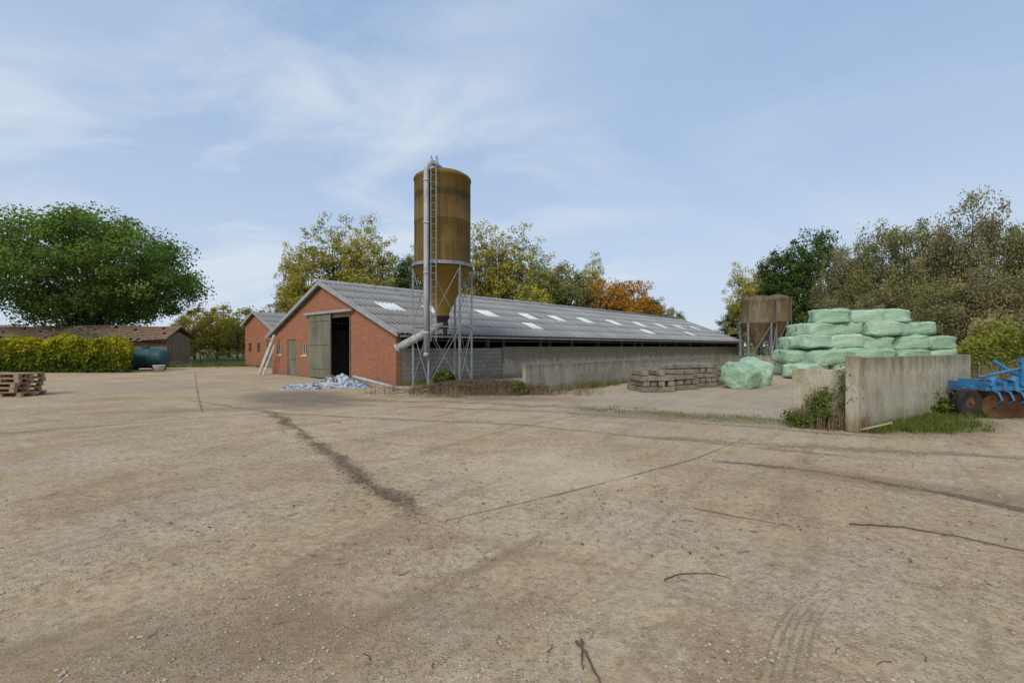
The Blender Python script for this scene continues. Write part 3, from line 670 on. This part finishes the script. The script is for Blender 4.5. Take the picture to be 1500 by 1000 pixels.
m_silo2=weathered('silo_fibreglass_small',(.085,.06,.025),(.15,.11,.05),1.2,.65,stain=(.26,.22,.14),stainamt=.5,stretch=(1.5,1.5,.3))
def small_silo(x,y,dia,ztop,zb,zc):
    r=dia/2; e=empty('feed_silo',(x,y,0),0)
    g=MB(); g.lathe([(.0,ztop+.42),(r*.25,ztop+.40),(r*.6,ztop+.27),(r*.92,ztop+.06),(r*1.01,ztop-.05),(r,ztop-.12),(r,zb+.1),(r*1.05,zb+.05),(r*1.0,zb-.05),(.3,zc),(.3,zc-.25)],n=48)
    g.obj('tank_shell',m_silo2,e,smooth=True)
    g=MB()
    for k in range(5):
        a=math.radians(-5+72*k); p=(r*1.07*math.cos(a),r*1.07*math.sin(a)); zz_=ztop-.1 if k in(0,) else zb; g.box((p[0],p[1],zz_/2),(.13,.13,zz_))
        a2=math.radians(-5+72*(k+1)); g.cyl((*p,.2),(r*1.07*math.cos(a2),r*1.07*math.sin(a2),zb-.2),.03,n=6)
    g.obj('support_legs',m_steel,e,fixn=False)
small_silo(23.2,45,3.0,6.0,3.8,1.8); small_silo(26.6,48,2.5,6.45,4.1,2.3)

# ================================================================ WALLS
def panelwall(name,p0,p1,h,th,mat,plen=2.0,mini=.0):
    p0=Vector((*p0,0));p1=Vector((*p1,0)); L=(p1-p0).length; e=empty(name,p0,math.atan2((p1-p0).y,(p1-p0).x)); g=MB(); x=0;n=max(1,round(L/plen)); pl=L/n
    for k in range(n):
        hh=h+random.uniform(-mini,mini); g.box((k*pl+pl/2,random.uniform(-.01,.01),hh/2),(pl-.02,th,hh),Matrix.Rotation(random.uniform(-.004,.004),3,'Z'))
    g.obj('panels',mat,e,bevel=.015); return e
panelwall('concrete_bunker_wall',(.4,16.2),(16.7,33.8),1.0,.14,m_conc,1.0,mini=.02)
panelwall('concrete_bunker_wall',(16.85,33.6),(21.4,29.4),1.02,.14,m_conc,1.2,mini=.015)
panelwall('concrete_bunker_wall',(5.86,9.98),(6.60,9.28),1.15,.16,m_conc2,1.1)
e=panelwall('concrete_bunker_wall',(6.50,9.05),(12.0,12.6),1.40,.15,m_conc2,2.2)
g=MB(); g.bb(-.16,0.0,-.11,.11,0,1.43); g.obj('end_post',m_conc2,e,bevel=.02)
MB().box((6.62,8.78,.13),(.09,.62,.03),Matrix.Rotation(.6,3,'Z')@Matrix.Rotation(math.radians(-22),3,'X')).obj('wooden_plank',weathered('raw_wood',(.42,.30,.19),(.55,.42,.28),4))

m_slab=weathered('old_concrete_beam',(.20,.165,.12),(.31,.265,.20),2,.9,stain=(.09,.075,.05),stainamt=.7)
def beamstack(x,y,rz,n,lays,L):
    e=empty('concrete_beam_stack',(x,y,0),rz); g=MB()
    for l in range(lays):
        for k in range(n):
            if l==lays-1 and random.random()<.4: continue
            if l%2==0: g.box((random.uniform(-.09,.09),(k-(n-1)/2)*.36,l*.19+.095),(L,.31,.165),Matrix.Rotation(random.uniform(-.06,.06),3,'Z'))
            else:
                g.box(((k-(n-1)/2)*L/n,random.uniform(-.06,.06),l*.19+.095),(L/n*.72,n*.34,.165),Matrix.Rotation(random.uniform(-.05,.05),3,'Z'))
    g.obj('beams',m_slab,e,bevel=.015)
beamstack(5.1,17.6,.15,4,4,1.25); beamstack(6.35,18.3,.5,3,5,1.1); beamstack(7.5,19.6,.3,4,5,1.15); beamstack(8.6,20.6,.75,3,4,1.2); beamstack(5.9,19.2,.7,3,4,1.4)

# ================================================================ BALES
m_bale,nb,b=newmat('green_bale_wrap')
o=nb.obj(); f=nb.noise(o,1.5,5,.6); w1=nb.noise(nb.mapping(o,(1.5,3,14)),1.6,5,.6,.8); w2=nb.noise(nb.mapping(o,(9,3,3)),1,4,.6,.5)
oi=nb.n('ShaderNodeObjectInfo')
c=nb.mix(oi.outputs['Random'],(.29,.44,.28),(.42,.57,.39)); c=nb.mix(nb.ramp(f,[(.5,0),(.75,.6)]),c,(.55,.67,.51)); c=nb.mix(nb.ramp(w1,[(.35,.55),(.5,0)]),c,(.16,.24,.14))
nb.put(b.inputs['Base Color'],c); b.inputs['Roughness'].default_value=.42; b.inputs['Specular IOR Level'].default_value=.4
nb.put(b.inputs['Normal'],nb.bump(nb.math('ADD',w1,nb.math('MULTIPLY',w2,.6)),.85,.07))
def balemesh(seed,dx,dy,dz,e1=.42,e2=.5,crump=.05):
    nu,nv=48,26; V=[];F=[]
    sg=lambda q,e: math.copysign(abs(q)**e,q)
    for j in range(nv+1):
        ph=-math.pi/2+math.pi*j/nv
        for i in range(nu):
            th=2*math.pi*i/nu; x=sg(math.cos(ph),e1)*sg(math.cos(th),e2); y=sg(math.cos(ph),e1)*sg(math.sin(th),e2); z=sg(math.sin(ph),e1)
            p=Vector((x,y,z)); k=1+crump*mnoise.noise(p*1.7+Vector((seed*7,0,0)))*1.8+crump*.6*mnoise.noise(p*5+Vector((seed,3,0)))
            sag=1+.06*max(0,-z)
            V.append((x*dx/2*k*sag,y*dy/2*k*sag,z*dz/2*k))
    for j in range(nv):
        for i in range(nu): F.append((j*nu+i,j*nu+(i+1)%nu,(j+1)*nu+(i+1)%nu,(j+1)*nu+i))
    me=bpy.data.meshes.new('wrapped_hay_bale'); me.from_pydata(V,[],F); me.materials.append(m_bale)
    for p in me.polygons:p.use_smooth=True
    return me
BM=[balemesh(i,1.85,1.3,.78,.34,.42,crump=.10) for i in range(8)]
def bale(x,y,z,rz=0,tilt=0,s=1,me=None):
    o=bpy.data.objects.new('wrapped_hay_bale',me or random.choice(BM)); link(o); o.location=(x,y,z); o.rotation_euler=(tilt,random.uniform(-.07,.07),rz+random.uniform(-.08,.08)+random.choice((0,math.pi))); o.scale=(s*random.uniform(.88,1.04),s,s*random.uniform(.93,1.05))
rows=[[15.9,17.8,19.7,21.6,23.0],[15.8,17.6,19.4,21.3,22.9],[16.1,18.0,19.8,21.6,23.0],[16.6,18.3,20.1,21.8],[17.5,19.2,21.0]]
for r,xs in enumerate(rows):
    for i,x in enumerate(xs):
        bale(x+random.uniform(-.2,.2),25.8+random.uniform(-.35,.4)+.12*r,.38+.725*r+random.uniform(-.04,.04),rz=random.uniform(-.3,.3),tilt=random.uniform(-.08,.08))
        if r<4 and i<4: bale(x+.3,27.4,.38+.725*r)
bale(22.3,26.5,2.58,.1,s=.95)
bale(14.9,24.2,.38,.3); bale(15.9,24.3,1.05,.1); bale(16.9,24.2,.38,.2); bale(17.6,24.1,1.1,.1,s=.9); bale(13.6,27.5,.36,.4,s=.8)
TB=balemesh(9,1.45,1.2,.98,.6,.6,.14); TB2=balemesh(12,1.35,1.2,1.1,.65,.6,.16)
bale(8.95,18.6,.44,.5,.25,me=TB); bale(10.15,20.0,.52,1.1,-.2,me=TB2,s=1.05); bale(11.2,21.6,.3,.2,me=TB,s=.7)

# ================================================================ PLASTIC SHEETS HEAP
m_plas,nb,b=newmat('plastic_sheeting')
o=nb.obj(); f=nb.noise(o,2.0,4,.55,1.2); f2=nb.noise(nb.mapping(o,loc=(3,3,3)),5,4,.6,1)
c=nb.ramp(f,[(.38,(.03,.035,.04)),(.42,(.12,.12,.12)),(.46,(.42,.44,.46)),(.56,(.50,.52,.54)),(.58,(.07,.17,.32)),(.63,(.10,.24,.42)),(.65,(.40,.41,.40))])
c=nb.mix(nb.ramp(f2,[(.5,0),(.62,.75)]),c,(.17,.14,.11))
nb.put(b.inputs['Base Color'],c); b.inputs['Roughness'].default_value=.4; nb.put(b.inputs['Normal'],nb.bump(nb.noise(o,9,5,.6,1.5),.8,.06))
def heap(name,cx,cy,rx,ry,h,mat,rot,seed,n=70,rg=.5):
    V=[];F=[]
    for j in range(n):
        for i in range(n):
            a=i/(n-1)*2-1; bb=j/(n-1)*2-1; r=math.hypot(a,bb); p=Vector((a*3+seed,bb*3,0))
            rr=r*(1+.35*mnoise.noise(Vector((math.atan2(bb,a)*1.3,seed,0)))); k=max(0,1-rr**2*1.25); z=h*k*(.55+rg*mnoise.noise(p)+rg*.8*abs(mnoise.noise(p*2.6)))+.06*h*mnoise.noise(p*7)
            x=a*rx;y=bb*ry; V.append((x*math.cos(rot)-y*math.sin(rot),x*math.sin(rot)+y*math.cos(rot),z+.005 if k>0 else -.03))
    for j in range(n-1):
        for i in range(n-1): F.append((j*n+i,j*n+i+1,(j+1)*n+i+1,(j+1)*n+i))
    me=bpy.data.meshes.new(name); me.from_pydata(V,[],F); me.materials.append(mat)
    o=bpy.data.objects.new(name,me); link(o); o.location=(cx,cy,0)
    return o
heap('plastic_sheeting_heap',-7.0,19.2,1.6,.85,.5,m_plas,-.1,3)
heap('plastic_sheeting_heap',-7.9,18.5,1.0,.6,.22,m_plas,.3,8)
MB().cyl((-6.3,19.0,.42),(-4.5,18.2,.07),.06,.06,14).obj('white_drain_pipe',m_pipe,smooth=True)
m_soil=weathered('dry_compost',(.10,.07,.045),(.19,.14,.085),5,1,bump=1,bd=.05,stain=(.22,.18,.10))
heap('brush_heap',-.9,16.9,2.6,1.1,.36,m_soil,-.2,14); 
mb=MB()
for i in range(620):
    x=-1.2+random.gauss(0,1.25); y=16.6+random.gauss(0,.45); L=random.uniform(.3,.9); an=random.random()*6.28; z=max(.03,.3*(1-((x+.9)/2.6)**2))+random.uniform(0,.1)
    mb.tube([(x,y,z),(x+L*.5*math.cos(an),y+L*.5*math.sin(an),z+random.uniform(0,.12)),(x+L*math.cos(an),y+L*math.sin(an),max(.02,z-random.uniform(0,.25)))],[.01,.008,.003],4)
mb.obj('brushwood',m_twig,fixn=False)
tufts('dry_grass',[(random.gauss(-1,1.5),random.gauss(16.3,.5)) for _ in range(170)],L_DRY,.1,.4,14,.12)

def line_spots(p0,p1,n,jit): return [(p0[0]+(p1[0]-p0[0])*t+random.gauss(0,jit),p0[1]+(p1[1]-p0[1])*t+random.gauss(0,jit)) for t in [random.random() for _ in range(n)]]
tufts('weeds',line_spots((-4.5,19.4),(-1.0,22.5),40,.15)+line_spots((.4,16.0),(4.5,20.2),70,.15)+line_spots((-3.9,18.8),(-1.6,19.0),26,.3),L_WEE,.08,.32,16,.08)
tufts('grass_verge',line_spots((6.9,9.1),(11.3,11.6),260,.28)+line_spots((7.4,9.0),(9.2,9.9),120,.25),L_WEE,.04,.18,22,.07,.004,.9)
tufts('grass_verge',line_spots((1.8,12.6),(5.9,10.3),110,.35)+line_spots((5.9,10.3),(6.3,9.2),30,.3),L_WEE,.015,.05,20,.12,.004,1)
tufts('grass_verge',line_spots((-35,38.5),(-15,42),900,1.5),L_WEE,.05,.25,14,.2,.015,.8)
tufts('weeds',line_spots((5.7,9.8),(6.6,9.05),46,.12),L_DRY,.1,.5,16,.1,.005)
tufts('weeds',line_spots((12.6,12.6),(18,14.5),200,.5),L_DRY,.3,1.3,16,.2,.01)
def bush(name,c,r,n,ls,mat,seed):
    CC,L,t,out=crown(26,n//26,c,r,.16,.2,.3,seed=seed); L[:,2]=np.maximum(L[:,2],.01)
    link(bpy.data.objects.new(name,leaves(name,L,ls,t,mat,out,.4)))
bush('climbing_weed',(6.15,9.42,.38),(.36,.22,.42),2600,.022,L_WEE,5)
bush('climbing_weed',(6.42,9.15,.75),(.12,.12,.5),900,.02,L_WEE,6)
bush('climbing_weed',(5.95,9.55,.15),(.5,.3,.18),1300,.022,L_WEE,7)
bush('nettle_clump',(-2.7,18.9,.35),(.5,.35,.4),1600,.045,L_WEE,8)
bush('nettle_clump',(.25,15.9,.2),(.35,.3,.2),900,.035,L_WEE,9)
bush('nettle_clump',(10.0,11.2,.2),(.9,.3,.3),2000,.035,L_WEE,10)

# ================================================================ DISC HARROW
m_blue=weathered('blue_paint',(.02,.15,.32),(.035,.22,.42),3,.5,.0,.1,stain=(.10,.07,.045),stainamt=.6,spec=.5)
m_rub=weathered('rubber',(.018,.017,.016),(.045,.04,.035),5,.85)
m_rust=weathered('rusty_steel',(.13,.06,.03),(.22,.12,.065),5,.7,.4)
cu=empty('disc_harrow',(11.9,11.35,0),.12)
g=MB()
for y in(-.45,0,.45): g.box((0,y,.66),(2.7,.1,.1))
for x in(-1.25,-.45,.45,1.25): g.box((x,0,.76),(.1,1.1,.08))
g.box((.1,-.1,1.0),(.09,.09,.55)); g.box((.45,-.1,1.0),(.09,.09,.55)); g.box((.27,-.1,1.28),(.48,.1,.1)); g.box((.27,.25,1.0),(.06,.9,.06),Matrix.Rotation(.6,3,'X'))
g.cyl((-1.2,-.2,.9),(.1,-.1,1.1),.03,n=8); g.cyl((-.9,-.45,.8),(-.9,.45,.8),.05,n=10)
for k in range(9):
    x=-1.2+k*.3
    g.tube([(x,-.45,.64),(x,-.62,.58),(x+.02,-.68,.42),(x+.03,-.55,.3)],.028,6); g.box((x,-.45,.72),(.1,.16,.2))
    g.tube([(x,.45,.64),(x,.62,.58),(x,.66,.4),(x,.55,.3)],.028,6)
g.box((-1.38,.0,.66),(.12,.5,.14)); g.tube([(-1.4,-.1,.66),(-1.55,-.12,.55),(-1.55,-.12,.3)],.035,8)
for k in range(5): g.cyl((-1.2+k*.55,-.45,.8),(-1.1+k*.55,-.45,.9),.08,n=10)
g.obj('frame',m_blue,cu,bevel=.008,fixn=False)
g=MB()
for yy in(-.55,.55):
    g.cyl((-1.2,yy,.27),(1.3,yy,.27),.022,n=8)
    for k in range(9):
        x=-1.2+k*.3; ca,sa=math.cos(.15),math.sin(.15)
        prof=[(.0,.05),(.12,.035),(.26,0)]; i=len(g.v); n=20
        for r,h in prof:
            for q in range(n): t=2*math.pi*q/n; lx=h;ly=r*math.cos(t); g.v.append((x+lx*ca-ly*sa,yy+lx*sa+ly*ca,.27+r*math.sin(t)))
        for j in range(2):
            for q in range(n): g.f.append((i+j*n+q,i+j*n+(q+1)%n,i+(j+1)*n+(q+1)%n,i+(j+1)*n+q))
g.obj('discs',m_rust,cu,fixn=False)
g=MB()
def wheel(g,c,R,wd):
    prof=[(R*.38,-wd*.42),(R*.9,-wd/2),(R,-wd*.3),(R,wd*.3),(R*.9,wd/2),(R*.38,wd*.42)]; n=32;i=len(g.v)
    for r,h in prof:
        for q in range(n): t=2*math.pi*q/n; rr=r*(1+.03*(q%2)*(r>=R)); g.v.append((c[0]+rr*math.cos(t),c[1]+h,c[2]+rr*math.sin(t)))
    for j in range(5):
        for q in range(n): g.f.append((i+j*n+q,i+j*n+(q+1)%n,i+(j+1)*n+(q+1)%n,i+(j+1)*n+q))
wheel(g,(-1.55,-.25,.33),.32,.2); g.obj('tyre',m_rub,cu,fixn=False)
g=MB(); g.cyl((-1.55,-.33,.33),(-1.55,-.17,.33),.12,.12,20); g.cyl((-1.55,-.37,.33),(-1.55,-.1,.33),.035,n=10); g.obj('wheel_rim',m_rust,cu)

# ================================================================ LEFT SIDE
m_pal=weathered('pallet_wood',(.29,.19,.115),(.43,.30,.19),3,.9,stain=(.18,.12,.075),stretch=(1,4,1))
def palletstack(px,py,rz,n):
    for k in range(n):
        e=empty('wooden_pallet',(px+random.uniform(-.07,.07),py+random.uniform(-.07,.07),.15*k),rz+random.uniform(-.07,.07)); g=MB()
        for i in range(6): g.bb(-.6,.6,-.48+i*.17,-.48+i*.17+.12,.125,.147)
        for y in(-.48,-.05,.38): g.bb(-.6,.6,y,y+.1,.002,.022)
        for x in(-.6,-.07,.46):
            g.bb(x,x+.14,-.47,.47,.104,.1245)
            for y in(-.475,-.06,.37): g.bb(x,x+.14,y,y+.12,.0225,.1035)
        g.obj('boards',m_pal,e)
palletstack(-16.35,15.6,.06,5); palletstack(-17.75,15.8,.1,5)
m_tank=weathered('teal_tank',(.018,.075,.08),(.04,.12,.125),2,.5,stain=(.07,.09,.07),stainamt=.4)
e=empty('water_tank',(-25.3,33.0,0),.1); g=MB()
prof=[(-1.45,.02),(-1.44,.3),(-1.38,.5),(-1.25,.62),(-1.15,.66),(-.5,.68),(-.46,.71),(-.4,.68),(.4,.68),(.46,.71),(.5,.68),(1.15,.66),(1.25,.62),(1.38,.5),(1.44,.3),(1.45,.02)]
n=32
for x,r in prof:
    for q in range(n): t=2*math.pi*q/n; g.v.append((x,r*math.cos(t)*1.05,.82+r*math.sin(t)))
for j in range(len(prof)-1):
    for q in range(n): g.f.append((j*n+q,j*n+(q+1)%n,(j+1)*n+(q+1)%n,(j+1)*n+q))
g.obj('tank_body',m_tank,e,smooth=True); g=MB(); g.cyl((0,0,1.45),(0,0,1.62),.25,.25,20); g.bb(-1.0,-.8,-.6,.6,0,.35); g.bb(.8,1.0,-.6,.6,0,.35); g.obj('lid_and_cradle',m_tank,e)
e=empty('white_basin',(-22.6,30.6,0),0); g=MB(); g.lathe([(.0,.05),(.22,.04),(.27,.0),(.33,.38),(.37,.42),(.34,.44),(.28,.3),(.0,.12)],n=28); g.obj('shell',m_white,e,smooth=True)
m_tile=weathered('old_roof_tile',(.23,.135,.085),(.35,.235,.155),2,.9,stain=(.15,.12,.075),stainamt=.6,bump=.8,bd=.04)
m_plank=weathered('weathered_plank',(.25,.165,.10),(.38,.27,.18),3,.9,stain=(.14,.095,.06),stretch=(1,1,3))
sh=empty('old_wooden_shed',(-29.3,40.5,0),.03)
g=MB(); g.bb(-26,-.1,0.02,.12,0,2.3); g.bb(-26,-.1,3.0,3.1,0,2.3)
for k in range(13): g.bb(-.10,.03+random.uniform(0,.03),k*.235+.01,k*.235+.21,.05,2.4+min(k,12-k)*.09)
for k in range(8): g.bb(-26,-.2,-.03,.015,k*.28+.02,k*.28+.26)
g.obj('plank_walls',m_plank,sh)
g=MB()
for k in range(86):
    x=-26.3+k*.31; sag=.18*mnoise.noise(Vector((x*.25,0,0)))
    for r in range(8):
        t0=r/8;t1=(r+1)/8+.01; y0=1.55-t1*2.2; y1=1.55-t0*2.2; z0=3.45-t1*1.25+sag; z1=3.45-t0*1.25+sag
        if random.random()<.06: continue
        i=len(g.v); h=.05
        for x_,hh in((x,0),(x+.08,h),(x+.2,h*.6),(x+.31,0)):
            g.v+= [(x_,y0,z0+hh+.05),(x_,y1,z1+hh)]
        for q in range(3): g.f.append((i+2*q,i+2*q+2,i+2*q+3,i+2*q+1))
g.f.append(tuple(range(len(g.v),len(g.v)+4))); g.v+=[(-26.3,1.55,3.3),(.25,1.55,3.4),(.25,3.6,2.3),(-26.3,3.6,2.3)]
g.f.append(tuple(range(len(g.v),len(g.v)+4))); g.v+=[(-26.3,1.5,3.2),(.2,1.5,3.2),(.2,-.5,2.08),(-26.3,-.5,2.08)]
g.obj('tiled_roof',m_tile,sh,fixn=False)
mb=MB()
for i in range(600):
    x=-34+random.gauss(0,2.6); y=37.5+random.gauss(0,.8); L=random.uniform(.8,2.2); an=random.random()*6.28; z=max(.1,3.0*math.exp(-((x+34)/3.4)**2)*random.random()**.5)
    mb.tube([(x,y,z),(x+L*.5*math.cos(an),y+L*.4*math.sin(an),z+random.uniform(0,.4)),(x+L*math.cos(an),y+L*math.sin(an),max(.02,z-random.uniform(0,.5)))],[.03,.02,.008],4)
mb.obj('branch_pile',weathered('pale_branch',(.15,.12,.07),(.25,.21,.13),4),fixn=False)
fe=empty('field_fence',(-30,46,0),0); g=MB()
for k in range(12): g.cyl((k*1.5,0,-.05),(k*1.5,0,1.15),.05,.045,8)
for z in(.45,.75,1.05): g.bb(0,16.5,-.01,.01,z,z+.03)
g.obj('posts_and_rails',m_wood,fe)
g=MB()
for dz in(0,.35):
    a=Vector((-20.9,38.8,4.35+dz*.3)); b_=Vector((-40,52,6.3+dz)); g.tube([a.lerp(b_,t/10)-Vector((0,0,.6*math.sin(math.pi*t/10))) for t in range(11)],.018,5)
g.obj('power_cable',m_rub,fixn=False)
